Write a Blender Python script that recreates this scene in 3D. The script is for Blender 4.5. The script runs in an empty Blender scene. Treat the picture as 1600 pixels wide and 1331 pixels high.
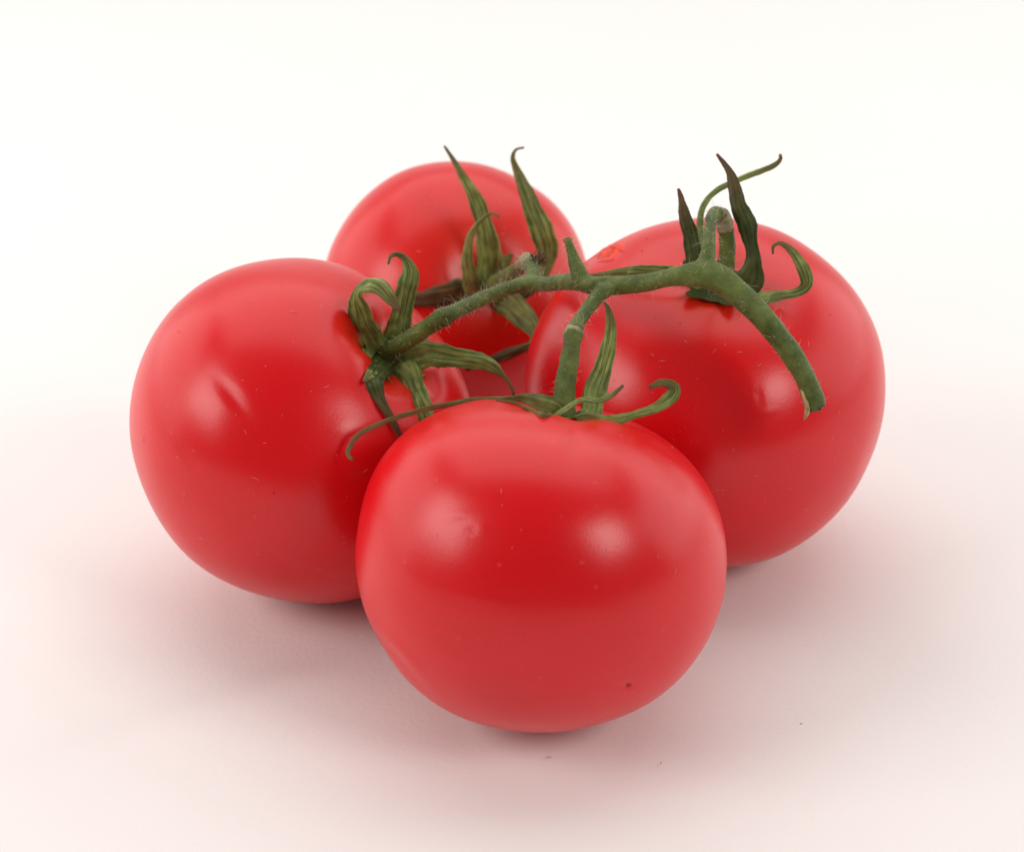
import bpy, bmesh, math, random
import numpy as np
from mathutils import Vector, Matrix, noise
from mathutils.bvhtree import BVHTree

random.seed(11)
rng = np.random.default_rng(11)
S = 0.01                                   # the geometry is worked out in centimetres
scene = bpy.context.scene
COL = scene.collection

# ------------------------------------------------------------------ camera
LENS, PITCH = 75.0, math.radians(27.5)
FPX = 1600 * LENS / 36.0
FWD = np.array([0, math.cos(PITCH), -math.sin(PITCH)])
UPV = np.array([0, math.sin(PITCH), math.cos(PITCH)])
RGT = np.array([1.0, 0, 0])


def ray(px, py):
    return FWD + RGT * (px - 800) / FPX + UPV * (665.5 - py) / FPX


CAM = np.array([0.5, 0.0, 3.02]) - (FPX / 83.1) * ray(845, 885)


def at(px, py, d):
    """point d centimetres deep in front of the lens on the sight line of a photo pixel"""
    return CAM + d * ray(px, py)


cam = bpy.data.cameras.new('camera')
cam.lens = LENS
cam.sensor_width = 36.0
cam.clip_start = 0.01
cam.clip_end = 50
cam.dof.use_dof = True
cam.dof.focus_distance = 0.405
cam.dof.aperture_fstop = 22
cob = bpy.data.objects.new('camera', cam)
cob.location = Vector(CAM * S)
cob.rotation_euler = (math.pi / 2 - PITCH, 0, 0)
COL.objects.link(cob)
scene.camera = cob

# ------------------------------------------------------------------ light
world = bpy.data.worlds.new('World')
scene.world = world
world.use_nodes = True
bg = world.node_tree.nodes['Background']
bg.inputs[0].default_value = (1.0, 0.95, 0.92, 1)
bg.inputs[1].default_value = 0.20


def area(name, loc, target, sx, sy, power, color):
    l = bpy.data.lights.new(name, 'AREA')
    l.shape = 'RECTANGLE'
    l.size, l.size_y = sx * S, sy * S
    l.energy = power
    l.color = color
    o = bpy.data.objects.new(name, l)
    o.location = Vector(loc) * S
    o.rotation_euler = (Vector(target) - Vector(loc)).to_track_quat('-Z', 'Y').to_euler()
    COL.objects.link(o)
    return o


area('overhead_softbox', (0, 40, 66), (0, 16, 0), 102, 84, 4.5, (1.0, 0.965, 0.94))
for sx in (-1, 1):                         # white side walls of the light tent
    area('side_softbox', (sx * 66, 27, 28), (0, 0, 0), 84, 50, 2.1, (1.0, 0.965, 0.94))
area('left_lamp', (-56, -19, 40), (0, 3, 3), 34, 34, 2.1, (1.0, 0.95, 0.91))
area('right_lamp', (46, -33, 45), (0, 3, 3), 23, 23, 1.45, (1.0, 0.95, 0.91))

scene.view_settings.view_transform = 'Standard'
scene.view_settings.look = 'None'
scene.view_settings.exposure = -0.05
scene.view_settings.gamma = 1.0
scene.render.engine = 'CYCLES'
scene.cycles.max_bounces = 8
scene.cycles.use_denoising = True


# ------------------------------------------------------------------ material helpers
def new_mat(name):
    m = bpy.data.materials.new(name)
    m.use_nodes = True
    nt = m.node_tree
    return m, nt, nt.nodes['Principled BSDF']


def nd(nt, kind, **kw):
    n = nt.nodes.new(kind)
    for k, v in kw.items():
        if k in n.inputs:
            n.inputs[k].default_value = v
        else:
            setattr(n, k, v)
    return n


def ramp(nt, src, stops):
    r = nt.nodes.new('ShaderNodeValToRGB')
    e = r.color_ramp.elements
    while len(e) < len(stops):
        e.new(0.5)
    for k, (p, c) in enumerate(stops):
        e[k].position = p
        e[k].color = c if len(c) == 4 else (*c, 1)
    nt.links.new(src, r.inputs[0])
    return r


def mixc(nt, fac, a, b, mode='MIX'):
    m = nt.nodes.new('ShaderNodeMix')
    m.data_type = 'RGBA'
    m.blend_type = mode
    for sock, v in ((m.inputs[0], fac), (m.inputs[6], a), (m.inputs[7], b)):
        if hasattr(v, 'links'):
            nt.links.new(v, sock)
        elif isinstance(v, (int, float)):
            sock.default_value = v
        else:
            sock.default_value = (*v, 1) if len(v) == 3 else v
    return m.outputs[2]


def paper_material():
    m, nt, p = new_mat('white_paper')
    tc = nd(nt, 'ShaderNodeTexCoord')
    n1 = nd(nt, 'ShaderNodeTexNoise', Scale=900.0, Detail=4.0)
    n2 = nd(nt, 'ShaderNodeTexNoise', Scale=9.0, Detail=2.0)
    for n in (n1, n2):
        nt.links.new(tc.outputs['Object'], n.inputs['Vector'])
    c = ramp(nt, n2.outputs['Fac'], [(0.2, (0.838, 0.815, 0.803)), (0.8, (0.852, 0.829, 0.817))])
    nt.links.new(c.outputs[0], p.inputs['Base Color'])
    b = nd(nt, 'ShaderNodeBump', Strength=0.16, Distance=0.0004)
    nt.links.new(n1.outputs['Fac'], b.inputs['Height'])
    nt.links.new(b.outputs[0], p.inputs['Normal'])
    p.inputs['Roughness'].default_value = 0.75
    p.inputs['Specular IOR Level'].default_value = 0.2
    return m


def skin_material(name, base, deep, rough):
    m, nt, p = new_mat(name)
    tc = nd(nt, 'ShaderNodeTexCoord')
    big = nd(nt, 'ShaderNodeTexNoise', Scale=28.0, Detail=3.0)
    fine = nd(nt, 'ShaderNodeTexNoise', Scale=2400.0, Detail=3.0)
    dots = nd(nt, 'ShaderNodeTexVoronoi', Scale=420.0)
    dots.inputs['Randomness'].default_value = 1.0
    for n in (big, fine, dots):
        nt.links.new(tc.outputs['Object'], n.inputs['Vector'])
    c = ramp(nt, big.outputs['Fac'], [(0.15, deep), (0.85, base)])
    c.color_ramp.interpolation = 'EASE'
    spk = ramp(nt, fine.outputs['Fac'], [(0.20, (0.88, 0.88, 0.88)), (0.80, (1.0, 1.0, 1.0))])
    spk.color_ramp.interpolation = 'EASE'
    cc = mixc(nt, 1.0, c.outputs[0], spk.outputs[0], 'MULTIPLY')
    # small pale lenticels on a random share of the voronoi cells
    near = nd(nt, 'ShaderNodeMath', operation='LESS_THAN')
    near.inputs[1].default_value = 0.16
    nt.links.new(dots.outputs['Distance'], near.inputs[0])
    sep = nd(nt, 'ShaderNodeSeparateColor')
    nt.links.new(dots.outputs['Color'], sep.inputs[0])
    some = nd(nt, 'ShaderNodeMath', operation='GREATER_THAN')
    some.inputs[1].default_value = 0.92
    nt.links.new(sep.outputs[0], some.inputs[0])
    both = nd(nt, 'ShaderNodeMath', operation='MULTIPLY')
    nt.links.new(near.outputs[0], both.inputs[0])
    nt.links.new(some.outputs[0], both.inputs[1])
    amt = nd(nt, 'ShaderNodeMath', operation='MULTIPLY')
    amt.inputs[1].default_value = 0.16
    nt.links.new(both.outputs[0], amt.inputs[0])
    col = mixc(nt, amt.outputs[0], cc, (0.80, 0.16, 0.12))
    # more orange flesh towards the stem cavity
    att = nd(nt, 'ShaderNodeAttribute', attribute_name='cavity')
    cav = nd(nt, 'ShaderNodeMath', operation='MULTIPLY')
    cav.inputs[1].default_value = 0.55
    nt.links.new(att.outputs['Fac'], cav.inputs[0])
    col = mixc(nt, cav.outputs[0], col, (0.62, 0.050, 0.006))
    nt.links.new(col, p.inputs['Base Color'])
    p.inputs['Roughness'].default_value = rough
    b1 = nd(nt, 'ShaderNodeBump', Strength=0.11, Distance=0.0002)
    nt.links.new(fine.outputs['Fac'], b1.inputs['Height'])
    b2 = nd(nt, 'ShaderNodeBump', Strength=0.25, Distance=0.0002)
    nt.links.new(both.outputs[0], b2.inputs['Height'])
    nt.links.new(b1.outputs[0], b2.inputs['Normal'])
    nt.links.new(b2.outputs[0], p.inputs['Normal'])
    p.inputs['Specular IOR Level'].default_value = 0.48
    p.inputs['Subsurface Weight'].default_value = 0.12
    p.inputs['Subsurface Radius'].default_value = (1.0, 0.12, 0.08)
    p.inputs['Subsurface Scale'].default_value = 0.003
    return m


def stem_material(name, c0, c1, brown=0.12):
    m, nt, p = new_mat(name)
    tc = nd(nt, 'ShaderNodeTexCoord')
    n1 = nd(nt, 'ShaderNodeTexNoise', Scale=170.0, Detail=5.0, Roughness=0.65)
    n2 = nd(nt, 'ShaderNodeTexNoise', Scale=1400.0, Detail=3.0)
    n3 = nd(nt, 'ShaderNodeTexNoise', Scale=420.0, Detail=3.0)
    for n in (n1, n2, n3):
        nt.links.new(tc.outputs['Object'], n.inputs['Vector'])
    c = ramp(nt, n1.outputs['Fac'], [(0.30, c0), (0.70, c1)])
    spots = ramp(nt, n3.outputs['Fac'], [(0.62, (0, 0, 0)), (0.74, (1, 1, 1))])
    f = nd(nt, 'ShaderNodeMath', operation='MULTIPLY')
    f.inputs[1].default_value = brown * 3
    nt.links.new(spots.outputs[0], f.inputs[0])
    col = mixc(nt, f.outputs[0], c.outputs[0], (0.16, 0.105, 0.035))
    fz = ramp(nt, n2.outputs['Fac'], [(0.60, (0, 0, 0)), (0.80, (0.22, 0.22, 0.22))])
    col = mixc(nt, fz.outputs[0], col, (0.34, 0.37, 0.17))
    nt.links.new(col, p.inputs['Base Color'])
    b = nd(nt, 'ShaderNodeBump', Strength=0.8, Distance=0.0005)
    nt.links.new(n3.outputs['Fac'], b.inputs['Height'])
    b2 = nd(nt, 'ShaderNodeBump', Strength=0.4, Distance=0.0002)
    nt.links.new(n2.outputs['Fac'], b2.inputs['Height'])
    nt.links.new(b.outputs[0], b2.inputs['Normal'])
    nt.links.new(b2.outputs[0], p.inputs['Normal'])
    p.inputs['Roughness'].default_value = 0.55
    p.inputs['Specular IOR Level'].default_value = 0.25
    p.inputs['Sheen Weight'].default_value = 0.06
    p.inputs['Sheen Roughness'].default_value = 0.4
    return m


def sepal_material(name, c0, c1, tip, tip_from):
    """leaf with lengthwise veins; the UV runs across (u) and along (v) the leaf"""
    m, nt, p = new_mat(name)
    uv = nd(nt, 'ShaderNodeUVMap', uv_map='uv')
    mp = nd(nt, 'ShaderNodeMapping')
    mp.inputs['Scale'].default_value = (8.0, 3.0, 1)
    nt.links.new(uv.outputs[0], mp.inputs[0])
    vein = nd(nt, 'ShaderNodeTexNoise', Scale=1.0, Detail=3.0, Distortion=0.6)
    nt.links.new(mp.outputs[0], vein.inputs['Vector'])
    tc = nd(nt, 'ShaderNodeTexCoord')
    blot = nd(nt, 'ShaderNodeTexNoise', Scale=330.0, Detail=4.0)
    nt.links.new(tc.outputs['Object'], blot.inputs['Vector'])
    c = ramp(nt, vein.outputs['Fac'], [(0.34, c0), (0.66, c1)])
    b_ = ramp(nt, blot.outputs['Fac'], [(0.40, (0.68, 0.68, 0.66)), (0.62, (1.2, 1.17, 1.1))])
    col = mixc(nt, 0.8, c.outputs[0], b_.outputs[0], 'MULTIPLY')
    sep = nd(nt, 'ShaderNodeSeparateXYZ')
    nt.links.new(uv.outputs[0], sep.inputs[0])
    t = ramp(nt, sep.outputs[1], [(tip_from, (0, 0, 0)), (1.0, (1, 1, 1))])
    col = mixc(nt, t.outputs[0], col, tip)
    nt.links.new(col, p.inputs['Base Color'])
    b = nd(nt, 'ShaderNodeBump', Strength=0.6, Distance=0.0003)
    nt.links.new(vein.outputs['Fac'], b.inputs['Height'])
    b2 = nd(nt, 'ShaderNodeBump', Strength=0.3, Distance=0.0002)
    nt.links.new(blot.outputs['Fac'], b2.inputs['Height'])
    nt.links.new(b.outputs[0], b2.inputs['Normal'])
    nt.links.new(b2.outputs[0], p.inputs['Normal'])
    p.inputs['Roughness'].default_value = 0.55
    p.inputs['Specular IOR Level'].default_value = 0.25
    return m


def plain_material(name, c, rough=0.6, var=0.25, scale=900.0):
    m, nt, p = new_mat(name)
    tc = nd(nt, 'ShaderNodeTexCoord')
    n = nd(nt, 'ShaderNodeTexNoise', Scale=scale, Detail=4.0)
    nt.links.new(tc.outputs['Object'], n.inputs['Vector'])
    r = ramp(nt, n.outputs['Fac'], [(0.3, tuple(v * (1 - var) for v in c)), (0.7, tuple(min(1, v * (1 + var)) for v in c))])
    nt.links.new(r.outputs[0], p.inputs['Base Color'])
    b = nd(nt, 'ShaderNodeBump', Strength=0.5, Distance=0.0003)
    nt.links.new(n.outputs['Fac'], b.inputs['Height'])
    nt.links.new(b.outputs[0], p.inputs['Normal'])
    p.inputs['Roughness'].default_value = rough
    p.inputs['Specular IOR Level'].default_value = 0.25
    return m


M_PAPER = paper_material()
M_SKIN = skin_material('tomato_skin', (0.755, 0.001, 0.007), (0.65, 0.0008, 0.004), 0.295)
M_STEM = stem_material('stem_green', (0.030, 0.050, 0.007), (0.145, 0.190, 0.046))
M_PEDI = stem_material('pedicel_green', (0.036, 0.056, 0.006), (0.125, 0.155, 0.026))
M_JOINT = stem_material('joint_woody', (0.14, 0.135, 0.06), (0.33, 0.31, 0.18), 0.2)
M_DRY = plain_material('dry_fibre', (0.13, 0.085, 0.045), 0.8, 0.5)
M_CUT = plain_material('cut_fibre', (0.34, 0.25, 0.11), 0.7, 0.5)
M_CUTD = plain_material('cut_hollow_shade', (0.060, 0.066, 0.016), 0.45, 0.6, 700.0)  # dark olive with the shade of a hollow put into the colour
M_HAIR = plain_material('fine_hair', (0.62, 0.58, 0.42), 0.5, 0.1)
M_DUST = plain_material('hair_fragment', (0.80, 0.27, 0.21), 0.5, 0.15)
M_SEP = sepal_material('sepal_green', (0.066, 0.100, 0.015), (0.270, 0.330, 0.100), (0.13, 0.09, 0.035), 0.72)
M_SEPD = sepal_material('sepal_dark_green', (0.022, 0.036, 0.006), (0.075, 0.098, 0.024), (0.11, 0.05, 0.022), 0.55)  # darker sepal green; carries painted shade on the tall right sepal
M_SEPB = sepal_material('sepal_brown', (0.040, 0.022, 0.006), (0.140, 0.105, 0.030), (0.07, 0.030, 0.014), 0.4)
M_SEPT = sepal_material('sepal_olive', (0.062, 0.084, 0.015), (0.215, 0.255, 0.080), (0.17, 0.10, 0.04), 0.16)
M_SEPG = sepal_material('sepal_browning', (0.046, 0.066, 0.010), (0.240, 0.275, 0.080), (0.045, 0.018, 0.010), 0.28)
M_TEAR = plain_material('torn_flesh', (0.82, 0.045, 0.012), 0.42, 0.5, 420.0)
M_SPOT = plain_material('skin_spot', (0.42, 0.001, 0.001), 0.3, 0.2)
M_CRUMB = plain_material('crumb', (0.62, 0.47, 0.42), 0.8, 0.4)


# ------------------------------------------------------------------ object helpers
def mesh_obj(name, verts, faces, mat, parent=None, origin=None, smooth=True, uvs=None):
    """verts in world centimetres; the mesh is stored relative to origin (cm)"""
    o0 = np.zeros(3) if origin is None else np.asarray(origin, float)
    v = (np.asarray(verts, float) - o0) * S
    me = bpy.data.meshes.new(name)
    me.from_pydata([tuple(q) for q in v], [], [tuple(int(i) for i in f) for f in faces])
    if uvs is not None:
        ul = me.uv_layers.new(name='uv')
        for l in me.loops:
            ul.data[l.index].uv = uvs[l.vertex_index]
    me.validate()
    if smooth:
        me.polygons.foreach_set('use_smooth', [True] * len(me.polygons))
    me.update()
    me.materials.append(mat)
    ob = bpy.data.objects.new(name, me)
    COL.objects.link(ob)
    if parent is not None:
        ob.parent = parent
    else:
        ob.location = Vector(o0 * S)
    return ob


def empty(name, loc, label, cat, group=None):
    e = bpy.data.objects.new(name, None)
    e.empty_display_size = 0.01
    e.location = Vector(np.asarray(loc) * S)
    e['label'] = label
    e['category'] = cat
    if group:
        e['group'] = group
    COL.objects.link(e)
    return e


def catmull(P, n):
    P = np.asarray(P, float)
    Q = np.vstack([2 * P[0] - P[1], P, 2 * P[-1] - P[-2]])
    # resample evenly over the chord length of the first three columns
    seg = np.maximum(np.linalg.norm(np.diff(P[:, :3], axis=0), axis=1), 1e-6)
    cum = np.concatenate([[0], np.cumsum(seg)])
    out = []
    for s in np.linspace(0, cum[-1], n):
        i = min(np.searchsorted(cum, s, side='right') - 1, len(seg) - 1)
        t = (s - cum[i]) / seg[i]
        a, b, c, d = Q[i], Q[i + 1], Q[i + 2], Q[i + 3]
        out.append(0.5 * ((2 * b) + (c - a) * t + (2 * a - 5 * b + 4 * c - d) * t * t + (3 * b - a - 3 * c + d) * t ** 3))
    return np.array(out)


def tube(path, radii, sides=14, cap=True, wob=0.0, seed=0):
    """closed tube with parallel-transport frames"""
    path = np.asarray(path, float)
    n = len(path)
    T = np.gradient(path, axis=0)
    T /= np.linalg.norm(T, axis=1)[:, None] + 1e-12
    a = np.cross(T[0], [0.3, 0.2, 0.93])
    a /= np.linalg.norm(a)
    V, F = [], []
    for i in range(n):
        a = a - T[i] * a.dot(T[i])
        a /= np.linalg.norm(a)
        b = np.cross(T[i], a)
        for k in range(sides):
            th = 2 * math.pi * k / sides
            rr = radii[i]
            if wob:
                rr *= 1 + wob * noise.noise(Vector((math.cos(th) * 1.7 + seed, math.sin(th) * 1.7, i * 0.22)))
            V.append(path[i] + rr * (math.cos(th) * a + math.sin(th) * b))
    for i in range(n - 1):
        for k in range(sides):
            k2 = (k + 1) % sides
            F.append((i * sides + k, i * sides + k2, (i + 1) * sides + k2, (i + 1) * sides + k))
    if cap:
        F.append(tuple(range(sides - 1, -1, -1)))
        F.append(tuple((n - 1) * sides + k for k in range(sides)))
    return V, F


def px_path(ctrl, n, grow=1.0):
    """ctrl rows: photo x, photo y, depth cm, diameter in photo px -> points and radii in cm"""
    P = [list(at(x, y, d)) + [w * d / FPX / 2 * grow] for x, y, d, w in ctrl]
    Q = catmull(P, n)
    return Q[:, :3], np.maximum(Q[:, 3], 0.004)


def ribbon(ctrl, n=44, across=9, curl=0.30, thick=0.024, wave=0.055, seed=0):
    """leaf blade. ctrl rows: photo x, photo y, depth cm, blade width in photo px, roll in degrees"""
    P = [list(at(x, y, d)) + [(1.24 if w >= 14 else 1.1) * w * d / FPX, math.radians(tw)] for x, y, d, w, tw in ctrl]
    Q = catmull(P, n)
    path, wid, roll = Q[:, :3], np.maximum(Q[:, 3], 0.02), Q[:, 4]
    T = np.gradient(path, axis=0)
    T /= np.linalg.norm(T, axis=1)[:, None] + 1e-12
    V, F, UV = [], [], []
    prev = None
    for i in range(n):
        view = path[i] - CAM
        view /= np.linalg.norm(view)
        side = np.cross(T[i], view)
        L = np.linalg.norm(side)
        side = side / L if L > 0.25 else (prev if prev is not None else side / (L + 1e-9))
        if prev is not None and side.dot(prev) < 0:
            side = -side
        side = side - T[i] * side.dot(T[i])
        side /= np.linalg.norm(side)
        prev = side
        nrm = np.cross(side, T[i])
        c, s = math.cos(roll[i]), math.sin(roll[i])
        w_ = side * c + nrm * s
        n_ = nrm * c - side * s
        hw = wid[i] / 2
        for layer in (0, 1):
            for k in range(across):
                u = 2 * k / (across - 1) - 1
                edge = 1 - 0.75 * abs(u) ** 3
                nz = noise.noise(Vector((u * 1.3 + seed * 3.1, i * 0.16, seed)))
                lift = -0.45 * curl * hw * (1 - u * u) + 0.10 * hw * math.exp(-(u / 0.18) ** 2) + wave * nz * min(1, hw * 6)
                wb = 1 + 0.16 * noise.noise(Vector((i * 0.21, seed + (3 if u > 0 else 0), 1.7))) + 0.09 * noise.noise(Vector((i * 0.8, seed + (3 if u > 0 else 0), 4.7)))
                lift += 0.16 * hw * noise.noise(Vector((u * 2.6 + seed, i * 0.42, 2.0 * seed)))
                th = (thick * 0.5) * edge * min(1, wid[i] / 0.12) * (1 if layer == 0 else -1)
                V.append(path[i] + w_ * (u * hw * wb) + n_ * (lift + th))
                UV.append(((u + 1) / 2, i / (n - 1)))
    st = across * 2
    for i in range(n - 1):
        a, b = i * st, (i + 1) * st
        for k in range(across - 1):
            F.append((a + k, a + k + 1, b + k + 1, b + k))
            F.append((a + across + k + 1, a + across + k, b + across + k, b + across + k + 1))
        F.append((a, b, b + across, a + across))
        F.append((a + across - 1, a + st - 1, b + st - 1, b + across - 1))
    for a, flip in ((0, 0), ((n - 1) * st, 1)):
        for k in range(across - 1):
            q = (a + k, a + across + k, a + across + k + 1, a + k + 1)
            F.append(q if not flip else q[::-1])
    return V, F, UV


# ------------------------------------------------------------------ paper backdrop
def ground_hit(px, py):
    r = ray(px, py)
    return CAM + r * (-CAM[2] / r[2])


def build_backdrop():
    def spaced(lo, hi, a, b, fine, coarse):
        v = list(np.arange(a, b, fine))
        x = a
        st = fine
        while x > lo:
            st = min(st * 1.25, coarse)
            x -= st
            v.insert(0, x)
        x, st = v[-1], fine
        while x < hi:
            st = min(st * 1.25, coarse)
            x += st
            v.append(x)
        return np.array(v)
    xs = spaced(-115, 115, -16, 16, 0.16, 6)
    ys = spaced(-60, 160, -14, 8, 0.16, 3)
    creases = [(ground_hit(640, 985), ground_hit(40, 1190), 0.34, -0.016, 0.9),
               (ground_hit(560, 1045), ground_hit(60, 1225), 0.45, 0.010, 0.9),
               (ground_hit(1120, 1215), ground_hit(640, 1310), 0.5, 0.03, 0.8)]
    V, F = [], []
    for y in ys:
        for x in xs:
            z = 0.0
            for A, B, w, h, k in creases:
                d = (B - A)[:2]
                L = np.linalg.norm(d)
                d = d / L
                q = np.array([x, y]) - A[:2]
                s = q.dot(d) / L
                c = q[0] * -d[1] + q[1] * d[0]
                c = c + 0.25 * math.sin(s * 2.3)
                f = max(0.0, min(1.0, (s + 0.15) / 0.3)) * max(0.0, min(1.0, (1.25 - s) / 0.5))
                f = f * f * (3 - 2 * f)
                w_ = w * (0.6 + 0.9 * max(0, s))
                z += h * f * (math.tanh(c / w_) * math.exp(-(c / (5 * w_)) ** 2)) * 1.6
            yy, zz = y, z
            if y > 62:                                  # the sheet sweeps up behind
                a = (y - 62) / 30.0
                e = max(0.0, a - 1.45)
                a = min(a, 1.45)
                yy = 62 + 30 * math.sin(a) + 30 * e * math.cos(a)
                zz = 30 * (1 - math.cos(a)) + 30 * e * math.sin(a) + z
            V.append((x, yy, zz))
    nx = len(xs)
    for j in range(len(ys) - 1):
        for i in range(nx - 1):
            a = j * nx + i
            F.append((a, a + 1, a + nx + 1, a + nx))
    o = mesh_obj('paper_backdrop', V, F, M_PAPER)
    o['kind'] = 'structure'
    o['label'] = 'smooth white paper sheet under the tomatoes with faint creases'
    return o


build_backdrop()


# ------------------------------------------------------------------ tomatoes
class Tomato:
    pass


def cam_axis(r, u, b):
    v = r * RGT + u * UPV - b * FWD
    return v / np.linalg.norm(v)


def build_tomato(spec):
    R, H = spec['R'], spec['H']
    nt_, nphi = 170, 240
    z = cam_axis(*spec['axis'])
    x = np.cross([0, 1, 0.2], z)
    x /= np.linalg.norm(x)
    y = np.cross(z, x)
    Rm = np.stack([x, y, z], axis=1)
    V = []
    cav = []
    sd = spec['seed']
    for i in range(nt_ + 1):
        t = math.pi * i / nt_
        for k in range(nphi):
            ph = 2 * math.pi * k / nphi
            if i in (0, nt_) and k > 0:
                continue
            st, ct = math.sin(t), math.cos(t)
            k_ = 0.5 - 0.5 * math.tanh(ct * 1.8)
            rho = R * st ** (spec.get('sq', 0.93) * (1 - k_) + spec.get('sqb', spec.get('sq', 0.93)) * k_) if st > 0 else 0.0
            rho *= 1 + spec['taper'] * ct + spec.get('low', 0.0) * min(0, ct)
            zz = H * (abs(ct) ** spec.get('sz', 1.0)) * (1 if ct > 0 else -1)
            rn = rho / R
            lob = math.cos(spec['lobes'] * ph + spec['lp']) + 0.35 * math.cos((spec['lobes'] - 2) * ph + 1.3)
            if ct > 0:
                dm = spec['dim'] * math.exp(-(rn / spec['dw']) ** 2)
                rib = spec['rib'] * (0.5 + 0.5 * lob) * math.exp(-((rn - 0.16) / 0.17) ** 2)
                zz -= dm + rib
                rho *= 1 + spec['lobe_amp'] * lob * math.exp(-((rn - 0.6) / 0.5) ** 2)
            else:
                zz += 0.10 * math.exp(-(rn / 0.16) ** 2)
                rho *= 1 + 0.4 * spec['lobe_amp'] * lob
            p = np.array([rho * math.cos(ph), rho * math.sin(ph), zz])
            q = p / R
            nz = noise.noise(Vector(q * 1.1) + Vector((sd, 0, 0))) * 0.030 + noise.noise(Vector(q * 2.6) + Vector((0, sd, 0))) * 0.007
            p = p * (1 + spec.get('lump', 1.0) * nz)
            V.append(p)
            cav.append(math.exp(-(rn / (spec['dw'] * 1.25)) ** 2) if ct > 0 else 0.0)
    V = np.array(V) @ Rm.T
    sqz = spec.get('squash', 1.0)                        # a fruit that is not quite round
    V = V + np.outer(V @ UPV, UPV) * (sqz - 1)
    F = []
    def idx(i, k):
        if i == 0:
            return 0
        if i == nt_:
            return 1 + (nt_ - 1) * nphi
        return 1 + (i - 1) * nphi + k % nphi
    for i in range(nt_):
        for k in range(nphi):
            q = [idx(i, k), idx(i + 1, k), idx(i + 1, k + 1), idx(i, k + 1)]
            r = []
            for a in q:
                if a not in r:
                    r.append(a)
            F.append(r)
    # rest on the paper: the sight line of its middle meets the height of its middle
    zc = -V[:, 2].min()
    r = ray(*spec['px'])
    d = (zc - CAM[2]) / r[2]
    C = CAM + d * r
    V = V + C
    # dents and ridges of the skin, each at its place on the side of the fruit
    cn = (V - C) / np.linalg.norm(V - C, axis=1)[:, None]
    rel = V - CAM
    dep = rel @ FWD
    PX = 800 + FPX * (rel @ RGT) / dep
    PY = 665.5 - FPX * (rel @ UPV) / dep
    face = (cn @ -FWD) > 0.1
    for (bx, by, sx, sy, rot, h) in spec.get('dents', []):
        ca, sa = math.cos(math.radians(rot)), math.sin(math.radians(rot))
        ux = (PX - bx) * ca + (PY - by) * sa
        uy = -(PX - bx) * sa + (PY - by) * ca
        g = np.exp(-(ux / sx) ** 2 - (uy / sy) ** 2) * face
        V = V + cn * (g * h)[:, None]
    T = Tomato()
    T.C, T.d, T.z, T.R = C, d, z, R
    T.base = np.array([V[V[:, 2].argmin()][0], V[V[:, 2].argmin()][1], 0.0])
    T.root = empty('tomato', T.base, spec['label'], 'tomato', 'tomatoes on one vine')
    T.fruit = mesh_obj('fruit', V, F, M_SKIN, T.root, T.base)
    a = T.fruit.data.attributes.new('cavity', 'FLOAT', 'POINT')
    a.data.foreach_set('value', cav)
    T.bvh = BVHTree.FromPolygons([Vector(v) for v in V], [tuple(f) for f in F])
    T.pole = V[0]
    T.pd = float((T.pole - CAM) @ FWD)
    T.frame = (x, y, z)
    print('TOM', spec['name'], 'C', np.round(C, 2), 'depth', round(d, 2), 'pole depth', round(T.pd, 2),
          'pole px', np.round([800 + FPX * ((T.pole - CAM) @ RGT) / T.pd, 665.5 - FPX * ((T.pole - CAM) @ UPV) / T.pd]),
          'bbox px', PX.min().round(), PX.max().round(), PY.min().round(), PY.max().round())
    return T


SPECS = [
    dict(name='front', px=(840, 883), R=3.47, H=3.09, axis=(0.17, 0.97, 0.13), taper=0.055, low=0.04, sq=0.85, sqb=0.98, sz=0.93, lobes=5, lp=0.6,
         lobe_amp=0.012, dim=0.30, dw=0.20, rib=0.08, seed=3.0, lump=0.8,
         dents=[(899, 692, 13, 26, 0, -0.035), (922, 690, 14, 20, 40, -0.02), (1022, 690, 66, 9, 34, -0.030), (1000, 704, 60, 12, 34, 0.012), (716, 806, 20, 6, -12, 0.010), (716, 814, 18, 6, -8, -0.012), (738, 828, 6, 6, 0, -0.010), (752, 826, 6, 8, 30, 0.007),
                (612, 1020, 60, 7, 48, -0.035), (622, 1010, 60, 8, 48, 0.020), (980, 1070, 9, 5, 0, -0.03)],
         label='tomato with a long thin brown-tipped sepal trailing across its shoulder'),
    dict(name='left', px=(474, 672), R=3.62, H=3.25, axis=(0.66, 0.53, 0.53), taper=0.03, lobes=5, lp=2.2,
         lobe_amp=0.012, dim=0.62, dw=0.24, rib=0.16, seed=7.7, lump=1.0,
         dents=[(366, 624, 34, 10, 50, -0.030), (384, 612, 34, 14, 52, 0.010), (345, 640, 34, 24, 50, 0.012), (538, 668, 26, 16, -15, 0.014),
                (552, 498, 26, 14, 60, -0.05)],
         label='tomato with a short slanting crease in its skin, tipped onto its side'),
    dict(name='right', px=(1102, 613), R=3.78, H=3.30, axis=(0.0, 0.655, 0.755), taper=0.02, lobes=6, lp=0.4,
         sq=0.86, sz=0.90, lobe_amp=0.008, dim=0.12, dw=0.22, rib=0.02, seed=12.3, lump=1.0,
         dents=[(1186, 622, 18, 4, 85, -0.012), (1172, 612, 13, 4, 10, -0.009), (1190, 646, 22, 5, -14, 0.008), (1178, 626, 30, 30, 0, 0.012),
                (952, 396, 30, 13, -25, -0.035)],
         label='large tomato with torn skin on its shoulder, under the cut stem end'),
    dict(name='back', px=(712, 462), squash=0.96, R=3.25, H=3.0, axis=(0.33, 0.10, 0.93), taper=0.03, lobes=5, lp=1.0,
         lobe_amp=0.012, dim=0.24, dw=0.40, rib=0.03, seed=21.0, lump=1.0,
         dents=[],
         label='smallest tomato, with two tall upright sepals and a dried woody stem joint'),
]
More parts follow.
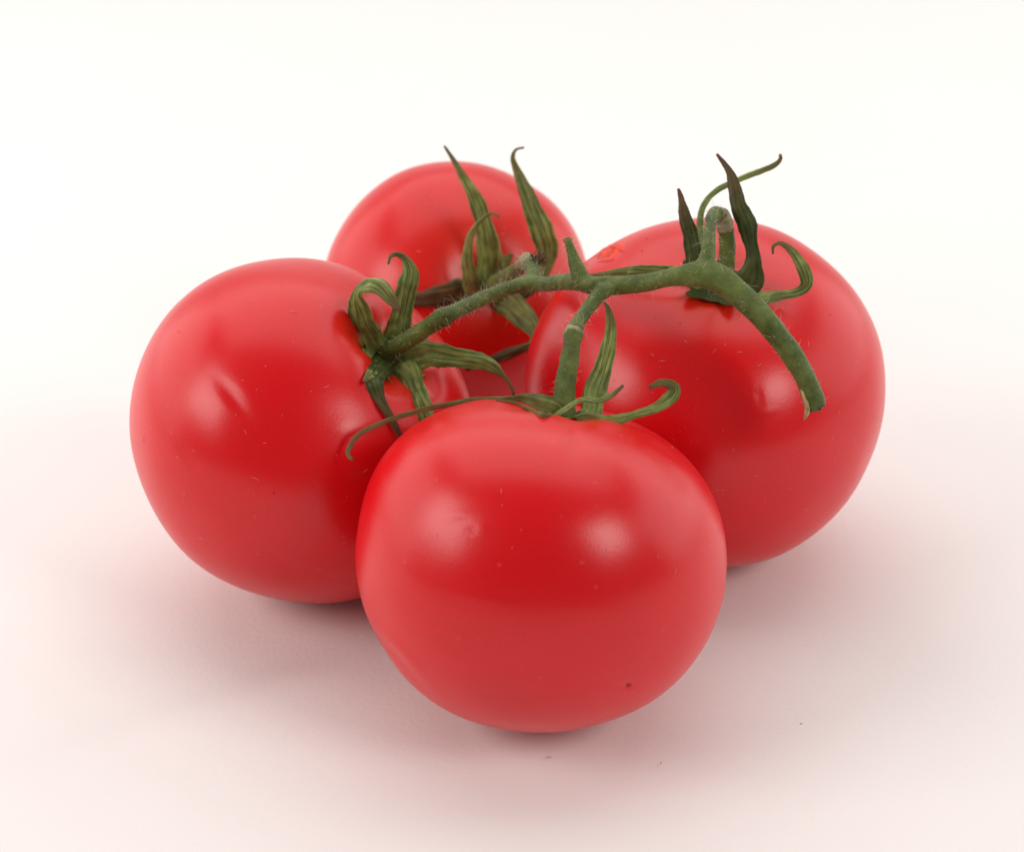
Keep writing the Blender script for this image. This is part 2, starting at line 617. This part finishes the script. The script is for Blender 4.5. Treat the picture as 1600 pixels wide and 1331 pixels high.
TF, TL, TR, TB = [build_tomato(s) for s in SPECS]


def hit(T, px, py, near=False):
    r = ray(px, py)
    r = r / np.linalg.norm(r)
    loc, nor, i, dist = T.bvh.ray_cast(Vector(CAM), Vector(r))
    if loc is None:
        if not near:
            return None, None
        loc, nor, i, dist = T.bvh.find_nearest(Vector(at(px, py, T.d)))
    n = np.array(nor)
    if n @ r > 0:
        n = -n
    return np.array(loc), n


# ------------------------------------------------------------------ calyx with sepals
def build_calyx(T, size, points, seed, lift=0.02, phase=0.0, mat=None):
    x, y, z = T.frame
    O = T.pole + z * lift
    nr, na = 12, 90
    V, F = [], []
    for layer in (0, 1):
        for i in range(nr + 1):
            f = i / nr
            for k in range(na):
                th = 2 * math.pi * k / na
                star = 0.66 + 0.34 * max(0, math.cos(points * th + phase)) ** 1.5 + 0.05 * noise.noise(Vector((math.cos(th) * 2, math.sin(th) * 2, seed)))
                r = size * f * star
                h = 0.16 * (1 - f) ** 2 + 0.34 * (r / size) ** 2 * size + 0.02 * noise.noise(Vector((r * 4, th, seed)))
                if layer:
                    h -= 0.07 * (1 - 0.7 * f)
                V.append(O + x * r * math.cos(th) + y * r * math.sin(th) + z * h)
    n1 = (nr + 1) * na
    for i in range(nr):
        for k in range(na):
            k2 = (k + 1) % na
            F.append((i * na + k, (i + 1) * na + k, (i + 1) * na + k2, i * na + k2))
            F.append((n1 + i * na + k2, n1 + (i + 1) * na + k2, n1 + (i + 1) * na + k, n1 + i * na + k))
    for k in range(na):
        k2 = (k + 1) % na
        F.append((nr * na + k, n1 + nr * na + k, n1 + nr * na + k2, nr * na + k2))
    uvs = [((0.5 + 0.4 * math.cos(j)), 0.2) for j in range(len(V))]
    T.calyx = mesh_obj('calyx', V, F, mat or M_SEP, T.root, T.base, uvs=uvs)


def sepal(T, rows, mat, seed, curl=0.30, n=46, **kw):
    """rows: photo x, y, depth relative to the calyx, blade width px, roll"""
    ctrl = []
    for j, (a, b, c, w, tw) in enumerate(rows):
        d = T.pd + c
        p, _ = hit(T, a, b)
        if p is not None and j > 0:                      # keep the blade outside its own fruit
            d = min(d, float((p - CAM) @ FWD) - 0.13)
        ctrl.append((a, b, d, w, tw))
    V, F, UV = ribbon(ctrl, n=n, curl=curl, seed=seed, **kw)
    return mesh_obj('sepal', V, F, mat, T.calyx, T.base, uvs=UV)


build_calyx(TL, 0.86, 5, 1.0)
build_calyx(TF, 0.50, 5, 2.0)
build_calyx(TR, 0.80, 5, 3.0, mat=M_SEPD)
build_calyx(TB, 0.66, 5, 4.0)

# left tomato
sepal(TL, [(608, 564, 0.0, 34, 0), (584, 543, -0.25, 40, 10), (568, 506, -0.55, 36, 25), (559, 472, -0.8, 28, 45), (562, 452, -0.95, 22, 60), (576, 444, -1.15, 24, 35),
           (592, 448, -1.3, 22, 10), (607, 463, -1.35, 17, 0), (619, 478, -1.3, 11, 0), (626, 487, -1.25, 4, 0)], M_SEP, 1, 0.35)
sepal(TL, [(611, 562, 0.0, 32, 0), (620, 525, -0.25, 34, 0), (628, 488, -0.5, 26, -10), (635, 455, -0.65, 29, -10), (641, 432, -0.7, 24, 0), (639, 415, -0.7, 16, 10),
           (630, 402, -0.75, 11, 20), (618, 397, -0.85, 7, 20), (610, 402, -0.95, 5, 10), (607, 413, -1.0, 3, 0)], M_SEP, 2, 0.35)
sepal(TL, [(610, 566, 0.0, 34, 0), (645, 558, -0.25, 42, 0), (675, 554, -0.35, 33, 0), (709, 559, -0.4, 27, 0), (745, 563, -0.4, 22, 5), (770, 572, -0.35, 16, 10),
           (786, 587, -0.3, 8, 10), (798, 602, -0.25, 5, 0), (803, 618, -0.2, 4, 0)], M_SEP, 3, 0.35)
sepal(TL, [(608, 562, 0.0, 36, 0), (633, 582, -0.3, 42, 0), (645, 606, -0.5, 30, 0), (655, 630, -0.6, 28, 0), (664, 653, -0.65, 26, 0), (672, 684, -0.6, 16, 0)], M_SEP, 4, 0.35)
sepal(TL, [(606, 562, 0.0, 34, 0), (584, 590, -0.3, 28, 0), (591, 616, -0.42, 17, 10), (604, 641, -0.5, 13, 20), (617, 664, -0.55, 10, 10), (628, 686, -0.5, 6, 0)], M_SEPD, 5, 0.4)
sepal(TL, [(604, 566, 0.0, 18, 0), (584, 580, -0.25, 18, 0), (572, 592, -0.35, 9, 0), (568, 597, -0.36, 4, 0)], M_SEP, 6, 0.3)

# back tomato
sepal(TB, [(770, 452, 0.0, 26, 0), (765, 425, -0.4, 34, 0), (763, 385, -0.7, 29, 0), (755, 345, -0.9, 22, 5), (740, 306, -1.0, 18, 10), (724, 277, -1.0, 12, 10),
           (709, 251, -1.0, 7, 0), (694, 228, -1.0, 3, 0)], M_SEP, 11, 0.4)
sepal(TB, [(752, 470, -0.1, 26, 0), (741, 455, -0.6, 25, 0), (734, 426, -1.0, 19, 10), (730, 400, -1.2, 14, 20), (734, 373, -1.35, 11, 20), (745, 352, -1.5, 7, 10),
           (758, 339, -1.6, 5, 0), (770, 334, -1.7, 4, 0), (780, 339, -1.8, 3, 0)], M_SEP, 12, 0.4)
sepal(TB, [(792, 462, 0.0, 24, 0), (822, 448, -0.2, 26, 10), (847, 425, -0.5, 22, 20), (855, 393, -0.7, 28, 10), (848, 364, -0.8, 30, 5), (834, 330, -0.85, 25, 0), (818, 291, -0.9, 17, 0),
           (805, 260, -0.95, 10, 0), (801, 246, -1.0, 7, 0), (806, 234, -1.0, 4, 0), (819, 231, -1.05, 3, 0)], M_SEP, 13, 0.3)
sepal(TB, [(760, 455, -0.1, 30, 0), (731, 455, -0.4, 36, 10), (700, 461, -0.55, 30, 10), (672, 465, -0.5, 24, 5), (645, 470, -0.4, 15, 0), (620, 474, -0.3, 5, 0)], M_SEPB, 14, 0.6)
sepal(TB, [(775, 466, -0.1, 30, 0), (795, 474, -0.4, 36, 0), (812, 488, -0.6, 33, 0), (828, 505, -0.75, 26, 0), (838, 522, -0.95, 18, 0), (832, 537, -1.3, 12, 0), (818, 544, -1.5, 12, 0),
           (795, 553, -1.7, 14, 0), (768, 563, -1.9, 12, 0), (745, 572, -2.0, 8, 0), (728, 578, -2.05, 4, 0)], M_SEPG, 15, 0.3)

# right tomato
sepal(TR, [(1105, 446, 0.0, 22, 0), (1088, 408, -0.3, 23, 0), (1078, 366, -0.4, 20, 5), (1069, 333, -0.4, 14, 10), (1064, 310, -0.35, 9, 10), (1060, 295, -0.3, 4, 0)], M_SEPD, 21, 0.4)
sepal(TR, [(1110, 440, 0.3, 18, 0), (1096, 380, 0.5, 12, 0), (1094, 340, 0.6, 10, 20), (1102, 317, 0.7, 9, 20), (1120, 298, 0.75, 9, 20), (1154, 281, 0.8, 8, 10),
           (1188, 268, 0.8, 9, 10), (1209, 259, 0.75, 8, 10), (1219, 250, 0.7, 6, 10), (1219, 241, 0.7, 4, 0)], M_SEP, 22, 0.3)
sepal(TR, [(1140, 458, 0.0, 30, 0), (1168, 442, -0.35, 38, 0), (1177, 412, -0.5, 24, 20), (1174, 385, -0.55, 18, 20), (1167, 353, -0.55, 25, 5), (1154, 321, -0.5, 21, 0),
           (1147, 290, -0.4, 16, 5), (1138, 265, -0.3, 10, 10), (1120, 241, -0.15, 4, 0)], M_SEPD, 23, 0.4)  # dark green stands in for shade on this backlit underside
sepal(TR, [(1140, 462, -0.05, 24, 0), (1190, 466, -0.35, 18, 20), (1222, 461, -0.5, 14, 30), (1248, 456, -0.6, 14, 30), (1261, 443, -0.7, 17, 10), (1256, 423, -0.75, 16, 0),
           (1243, 400, -0.75, 13, 0), (1229, 385, -0.75, 9, 0), (1217, 380, -0.8, 6, 0), (1208, 386, -0.85, 5, 0), (1208, 397, -0.85, 3, 0)], M_SEP, 24, 0.3)
sepal(TR, [(1105, 452, 0.0, 22, 0), (1070, 432, -0.3, 20, 10), (1035, 425, -0.3, 18, 15), (1000, 424, -0.2, 16, 15), (960, 427, 0.0, 12, 10), (922, 431, 0.25, 4, 0)], M_SEP, 25, 0.5)

# front tomato
sepal(TF, [(898, 662, 0.1, 24, 0), (922, 648, 0.1, 26, 0), (927, 618, 0.2, 30, 5), (941, 580, 0.25, 24, 10), (951, 542, 0.25, 19, 10), (954, 508, 0.2, 14, 10),
           (950, 482, 0.1, 8, 5), (943, 472, 0.05, 3, 0)], M_SEP, 31, 0.35)
sepal(TF, [(895, 664, 0.0, 22, 0), (918, 656, -0.25, 20, 0), (954, 658, -0.4, 15, 10), (992, 648, -0.4, 12, 20), (1025, 637, -0.35, 14, 20), (1047, 622, -0.3, 17, 0), (1055, 609, -0.3, 16, 10),
           (1047, 600, -0.35, 14, 30), (1030, 599, -0.45, 12, 30), (1014, 606, -0.55, 5, 10)], M_SEP, 32, 0.3)
sepal(TF, [(868, 652, -0.45, 12, 20), (880, 642, -0.55, 13, 50), (895, 631, -0.62, 13, 60), (912, 624, -0.66, 12, 50), (935, 626, -0.66, 9, 25), (955, 618, -0.62, 8, 10), (974, 602, -0.6, 4, 0)], M_SEP, 33, 0.3)
sepal(TF, [(885, 660, 0.0, 26, 0), (862, 640, -0.15, 32, 10), (838, 630, -0.05, 26, 20), (812, 624, 0.1, 14, 30), (785, 624, 0.3, 9, 30), (739, 625, 0.55, 8, 20), (683, 635, 0.75, 8, 20), (632, 648, 0.8, 8, 20),
           (594, 662, 0.75, 7, 10), (563, 677, 0.7, 7, 0), (547, 697, 0.7, 7, 0), (544, 711, 0.65, 6, 0), (552, 719, 0.6, 4, 0)], M_SEPT, 34, 0.3, n=90)
sepal(TF, [(878, 658, -0.05, 16, 0), (850, 650, -0.25, 10, 10), (822, 638, -0.2, 7, 20), (797, 628, -0.05, 5, 10), (775, 625, 0.15, 3, 0)], M_SEPT, 35, 0.3)


# ------------------------------------------------------------------ pedicels that stay on each fruit
def tube_part(name, ctrl, mat, T, n=40, sides=20, wob=0.10, seed=0):
    P, r = px_path(ctrl, n)
    V, F = tube(P, r, sides, True, wob, seed)
    return mesh_obj(name, V, F, mat, T.root, T.base), P, r


dL, dF, dR, dB = TL.pd, TF.pd, TR.pd, TB.pd
_, pL, rL = tube_part('pedicel', [(600, 562, dL + 0.05, 36), (606, 552, dL - 0.2, 32), (640, 530, dL - 0.6, 28), (670, 510, dL - 0.75, 27), (690, 497, dL - 0.8, 30), (699, 492, dL - 0.8, 27)], M_PEDI, TL, seed=1)
_, pF, rF = tube_part('pedicel', [(884, 668, dF + 0.05, 42), (880, 640, dF + 0.1, 38), (884, 600, dF + 0.3, 33), (890, 560, dF + 0.55, 30), (894, 535, dF + 0.7, 28), (896, 522, dF + 0.8, 31)], M_PEDI, TF, seed=2)
_, pR, rR = tube_part('pedicel', [(1128, 466, dR + 0.05, 34), (1133, 440, dR - 0.05, 28), (1136, 400, dR - 0.05, 26), (1135, 365, dR - 0.15, 25), (1129, 344, dR - 0.3, 24)], M_PEDI, TR, seed=3)
_, pB, rB = tube_part('pedicel', [(764, 458, dB + 0.1, 32), (772, 446, dB - 0.6, 27), (788, 434, dB - 1.6, 23), (806, 422, dB - 2.7, 22), (820, 412, dB - 3.6, 26)], M_PEDI, TB, seed=4)

# ------------------------------------------------------------------ vine stem
dN = dF + 2.0                                # depth of the node above the front tomato
J = dR - 2.15                                # depth of the fork above the large tomato
branches = {
    'stalk': [(800, 449, dL + 0.75, 20), (825, 443, dL + 0.8, 24), (857, 444, dL + 0.3, 23), (892, 440, (dL + dN) / 2 - 0.1, 26), (923, 445, dN, 28), (943, 447, dN - 0.05, 30), (964, 447, dN - 0.05, 28), (1010, 442, (dN + J) / 2, 27),
              (1051, 433, J, 28), (1098, 428, J, 42), (1120, 434, J - 0.05, 44), (1140, 447, J - 0.15, 40), (1174, 477, J - 0.3, 37), (1208, 515, J - 0.4, 35), (1236, 552, J - 0.45, 33), (1259, 592, J - 0.5, 31),
              (1271, 622, J - 0.5, 33), (1275, 636, J - 0.5, 31)],
    'left_branch': [(830, 442, dL + 0.8, 22), (800, 449, dL + 0.75, 22), (760, 464, dL + 0.3, 22), (730, 478, dL - 0.3, 23), (704, 490, dL - 0.75, 25), (692, 496, dL - 0.8, 27)],
    'stub': [(914, 444, dN + 0.05, 22), (908, 434, dN + 0.08, 27), (901, 419, dN + 0.08, 23), (895, 400, dN + 0.1, 17), (889, 382, dN + 0.1, 13), (887, 375, dN + 0.1, 14)],
    'front_branch': [(955, 446, dN, 26), (935, 462, dN - 0.35, 23), (915, 487, dF + 1.4, 21), (902, 507, dF + 1.05, 22), (897, 519, dF + 0.82, 29)],
    'right_branch': [(1100, 428, J, 34), (1106, 398, J + 0.1, 24), (1109, 365, J + 0.4, 19), (1111, 342, J + 0.9, 18), (1118, 332, J + 1.4, 19), (1128, 340, dR - 0.35, 23)],
    'back_branch': [(838, 443, dL + 0.75, 20), (835, 430, dL + 0.95, 20), (830, 416, dL + 1.35, 22), (824, 411, dB - 3.5, 25)],
}
vine = empty('vine_stem', at(1010, 442, (dN + J) / 2), 'hairy green vine stem joining the four tomatoes, cut at both ends', 'stem')
V0 = np.array(vine.location) / S
lines = {}
bm = bmesh.new()
for bi, (k, ctrl) in enumerate(branches.items()):
    P, r = px_path(ctrl, 70 if k == 'stalk' else 40, 1.05)
    lines[k] = (P, r)
    V, F = tube(P, r, 18, True, 0.12, bi * 5.0)
    vs = [bm.verts.new(v) for v in V]
    for f in F:
        bm.faces.new([vs[i] for i in f])
me = bpy.data.meshes.new('stem_union')
bm.to_mesh(me)
bm.free()
tmp = bpy.data.objects.new('stem_union', me)
COL.objects.link(tmp)
md = tmp.modifiers.new('remesh', 'REMESH')
md.mode = 'VOXEL'
md.voxel_size = 0.028
sm = tmp.modifiers.new('smooth', 'SMOOTH')
sm.iterations = 7
sm.factor = 0.5
dg = bpy.context.evaluated_depsgraph_get()
ev = tmp.evaluated_get(dg)
um = ev.to_mesh()
UVt = np.array([v.co[:] for v in um.vertices])
UF = [tuple(p.vertices) for p in um.polygons]
ev.to_mesh_clear()
bpy.data.objects.remove(tmp)
bpy.data.meshes.remove(me)
names = list(lines)
cent = np.array([UVt[list(f)].mean(axis=0) for f in UF])
score = []
for k in names:
    P, r = lines[k]
    best = np.full(len(cent), 1e9)
    for p, q in zip(P, r):
        best = np.minimum(best, np.linalg.norm(cent - p, axis=1) / q)
    score.append(best - (0.0 if k != 'stalk' else 0.35))
owner = np.argmin(np.array(score), axis=0)
part_name = {'stalk': 'stalk', 'left_branch': 'branch', 'stub': 'cut_stub', 'front_branch': 'branch', 'right_branch': 'branch', 'back_branch': 'branch'}
stem_parts = {}
for bi, k in enumerate(names):
    fs = [UF[i] for i in np.where(owner == bi)[0]]
    used = sorted({v for f in fs for v in f})
    mp = {v: j for j, v in enumerate(used)}
    stem_parts[k] = mesh_obj(part_name[k], UVt[used], [[mp[v] for v in f] for f in fs], M_STEM, vine, V0)


def knuckle(ctrl, mat, seed, wob=0.3, parent=None):
    P, r = px_path(ctrl, 16)
    V, F = tube(P, r, 24, True, wob, seed)
    return mesh_obj('joint', V, F, mat, parent or vine, V0)


knuckle([(898, 512, dF + 0.98, 22), (897, 517, dF + 0.9, 27), (896, 522, dF + 0.82, 31), (896, 527, dF + 0.76, 28)], M_JOINT, 1, 0.18)
knuckle([(1121, 332, J + 1.5, 18), (1127, 337, dR - 0.42, 24), (1131, 347, dR - 0.3, 27), (1133, 360, dR - 0.2, 24)], M_JOINT, 2, 0.3)
knuckle([(834, 420, dL + 1.2, 20), (830, 412, dL + 1.6, 25), (822, 410, dL + 2.2, 27), (812, 416, dL + 3.0, 21)], M_JOINT, 3, 0.35)
knuckle([(703, 490, dL - 0.78, 24), (696, 494, dL - 0.8, 30), (690, 497, dL - 0.8, 31), (684, 501, dL - 0.8, 26)], M_STEM, 4, 0.22)


# torn dry fibres on the woody joint of the back branch, and the bark flap at the cut end
def fibres(name, centre, spread, count, length, rad, mat, seed, parent, origin, dirv=(0, 0, 0)):
    r_ = random.Random(seed)
    V, F = [], []
    for _ in range(count):
        p = np.array(centre) + np.array([r_.gauss(0, 1) for _ in range(3)]) * spread
        d = np.array([r_.gauss(0, 1) for _ in range(3)]) * 0.8 + np.array(dirv)
        d /= np.linalg.norm(d)
        e = np.array([r_.gauss(0, 1) for _ in range(3)])
        path = [p + d * length * t * r_.uniform(0.8, 1.1) + e * length * 0.35 * t * t for t in np.linspace(0, 1, 6)]
        v, f = tube(path, [rad * (1 - 0.8 * t) for t in np.linspace(0, 1, 6)], 4, True)
        o = len(V)
        V += v
        F += [tuple(i + o for i in q) for q in f]
    ob = mesh_obj(name, V, F, mat, parent, origin)
    ob['kind'] = 'stuff'
    return ob


fibres('dry_husk', at(840, 406, dL + 1.25), 0.07, 60, 0.17, 0.018, M_DRY, 5, vine, V0, -FWD * 0.3 + UPV * 0.5 + RGT * 0.6)
fl, flr = px_path([(1246, 578, J - 0.52, 6), (1254, 605, J - 0.56, 9), (1260, 628, J - 0.6, 9), (1261, 642, J - 0.62, 8), (1257, 656, J - 0.64, 2.5)], 22)
v, f = tube(fl, flr, 12, True, 0.4, 9)
mesh_obj('bark_flap', v, f, M_CUT, vine, V0)
cp, cr = px_path([(887, 379, dN + 0.1, 12), (887, 373, dN + 0.1, 15), (887, 371, dN + 0.1, 12)], 8)
v, f = tube(cp, cr, 16, True, 0.3, 3)
mesh_obj('cut_face', v, f, M_CUT, vine, V0)
cp, cr = px_path([(1273, 630, J - 0.5, 28), (1275, 637, J - 0.5, 30), (1276, 640, J - 0.5, 24), (1276, 638, J - 0.5, 14)], 10)
v, f = tube(cp, cr, 20, True, 0.35, 4)
mesh_obj('cut_face', v, f, M_CUTD, vine, V0)  # dark cap stands in for the shaded hollow of the cut end


# fine hairs that cover the stem
def hair_cloud(name, segs, count, lmin, lmax, rad, mat, parent, origin, seed):
    r_ = random.Random(seed)
    V, F = [], []
    tot = [len(P) for P, _ in segs]
    for _ in range(count):
        P, rr = segs[r_.choices(range(len(segs)), tot)[0]]
        i = r_.randrange(1, len(P) - 1)
        t = P[i + 1] - P[i - 1]
        t = t / np.linalg.norm(t)
        d = np.array([r_.gauss(0, 1) for _ in range(3)])
        d -= t * d.dot(t)
        d /= np.linalg.norm(d)
        p = P[i] + d * rr[i] * 0.93 + t * r_.uniform(-0.5, 0.5) * 0.1
        L = r_.uniform(lmin, lmax)
        bend = np.array([r_.gauss(0, 1) for _ in range(3)]) * 0.45 + t * r_.uniform(-0.7, 0.7)
        path = [p + d * L * s + bend * L * s * s for s in (0, 0.3, 0.6, 0.85, 1.0)]
        v, f = tube(path, [rad, rad * 0.9, rad * 0.7, rad * 0.45, rad * 0.2], 3, False)
        o = len(V)
        V += v
        F += [tuple(i2 + o for i2 in q) for q in f]
    ob = mesh_obj(name, V, F, mat, parent, origin)
    ob['kind'] = 'stuff'
    return ob


hair_cloud('hair', list(lines.values()), 1050, 0.03, 0.15, 0.0029, M_HAIR, vine, V0, 1)
for T, P, r, n in ((TL, pL, rL, 110), (TF, pF, rF, 50), (TR, pR, rR, 90), (TB, pB, rB, 91)):
    hair_cloud('hair', [(P, r)], n, 0.03, 0.11, 0.0034, M_HAIR, T.root, T.base, int(n))


# ------------------------------------------------------------------ small marks on the fruit
def skin_hairs(T, count, box, seed):
    r_ = random.Random(seed)
    V, F = [], []
    while count > 0:
        px, py = r_.uniform(box[0], box[2]), r_.uniform(box[1], box[3])
        count -= 1
        p, n = hit(T, px, py)
        if p is None or n @ -FWD < 0.15:
            continue
        a = np.array([r_.gauss(0, 1) for _ in range(3)])
        a -= n * a.dot(n)
        a /= np.linalg.norm(a)
        L = r_.uniform(0.03, 0.16) if r_.random() < 0.6 else 0.025
        b = np.cross(n, a) * r_.uniform(-0.5, 0.5)
        path = [p + n * (0.006 + 0.02 * s * r_.random()) + a * L * (s - 0.5) + b * L * s * s for s in (0, 0.3, 0.6, 1.0)]
        v, f = tube(path, [0.003, 0.005, 0.0045, 0.002], 4, True)
        o = len(V)
        V += v
        F += [tuple(i + o for i in q) for q in f]
    ob = mesh_obj('hair_fragment', V, F, M_DUST, T.root, T.base)
    ob['kind'] = 'stuff'


skin_hairs(TF, 22, (560, 640, 1130, 900), 1)
skin_hairs(TL, 46, (220, 420, 640, 900), 2)
skin_hairs(TR, 130, (830, 350, 1370, 800), 3)
skin_hairs(TB, 30, (620, 290, 880, 560), 4)


def patch(T, name, px, py, sx, sy, rot, mat, h, rough, seed):
    """small irregular raised patch that follows the skin"""
    V, F = [], []
    nr, na = 7, 28
    ca, sa = math.cos(math.radians(rot)), math.sin(math.radians(rot))
    for i in range(nr + 1):
        f = i / nr
        for k in range(na):
            th = 2 * math.pi * k / na
            w = 1 + 0.35 * noise.noise(Vector((math.cos(th) * 1.6 + seed, math.sin(th) * 1.6, seed)))
            ux, uy = sx * f * w * math.cos(th), sy * f * w * math.sin(th)
            p, n = hit(T, px + ux * ca - uy * sa, py + ux * sa + uy * ca, True)
            hh = h * (1 - f ** 2) + rough * noise.noise(Vector((ux * 0.16, uy * 0.34, seed))) * (1 - f ** 3) - (0.01 if i == nr else 0)
            V.append(p + n * (hh + 0.003))
    for i in range(nr):
        for k in range(na):
            k2 = (k + 1) % na
            F.append((i * na + k, (i + 1) * na + k, (i + 1) * na + k2, i * na + k2))
    return mesh_obj(name, V, F, mat, T.fruit, T.base)


o = patch(TR, 'skin_tear', 952, 395, 27, 12, -25, M_TEAR, 0.014, 0.05, 2.0)
o['label'] = 'torn patch of wet orange-red flesh'
patch(TR, 'skin_flap', 948, 407, 17, 2.6, -8, M_SKIN, 0.035, 0.02, 4.0)
patch(TR, 'skin_flap', 966, 390, 15, 2.2, 22, M_SKIN, 0.03, 0.02, 6.0)
patch(TR, 'skin_flap', 944, 394, 12, 2.0, -40, M_SKIN, 0.03, 0.02, 8.0)
for T, x, y, s in ((TF, 983, 1070, 3.6), (TR, 1003, 392, 1.4), (TR, 1010, 373, 1.2), (TR, 1063, 505, 1.1), (TL, 428, 770, 1.6), (TF, 1098, 740, 3)):
    patch(T, 'blemish', x, y, s * 1.4, s, -15, M_SPOT, 0.008, 0.005, x * 0.1)

# ------------------------------------------------------------------ crumbs on the paper
for px, py, s, ang, label in ((857, 1184, 0.06, 0.2, 'pale curled crumb on the paper below the tomato with the long thin sepal'),
                              (1033, 1193, 0.045, 1.2, 'tiny thin crumb standing out on bare paper near the tomato with the long sepal'),
                              (1252, 1131, 0.022, 0.4, 'tiny speck alone on bare white paper, farthest from the tomatoes')):
    g = ground_hit(px, py)
    path = [g + np.array([math.cos(ang) * s * t, math.sin(ang) * s * t, 0.011 + 0.03 * (1 - t * t) * (s / 0.08)]) for t in np.linspace(-1, 1, 8)]
    v, f = tube(path, [0.005 + 0.007 * (1 - t * t) for t in np.linspace(-1, 1, 8)], 8, True, 0.5, px * 0.01)
    o = mesh_obj('crumb', v, f, M_CRUMB, None, g)
    o['label'] = label
    o['category'] = 'crumb'
    o['group'] = 'crumbs on the paper'
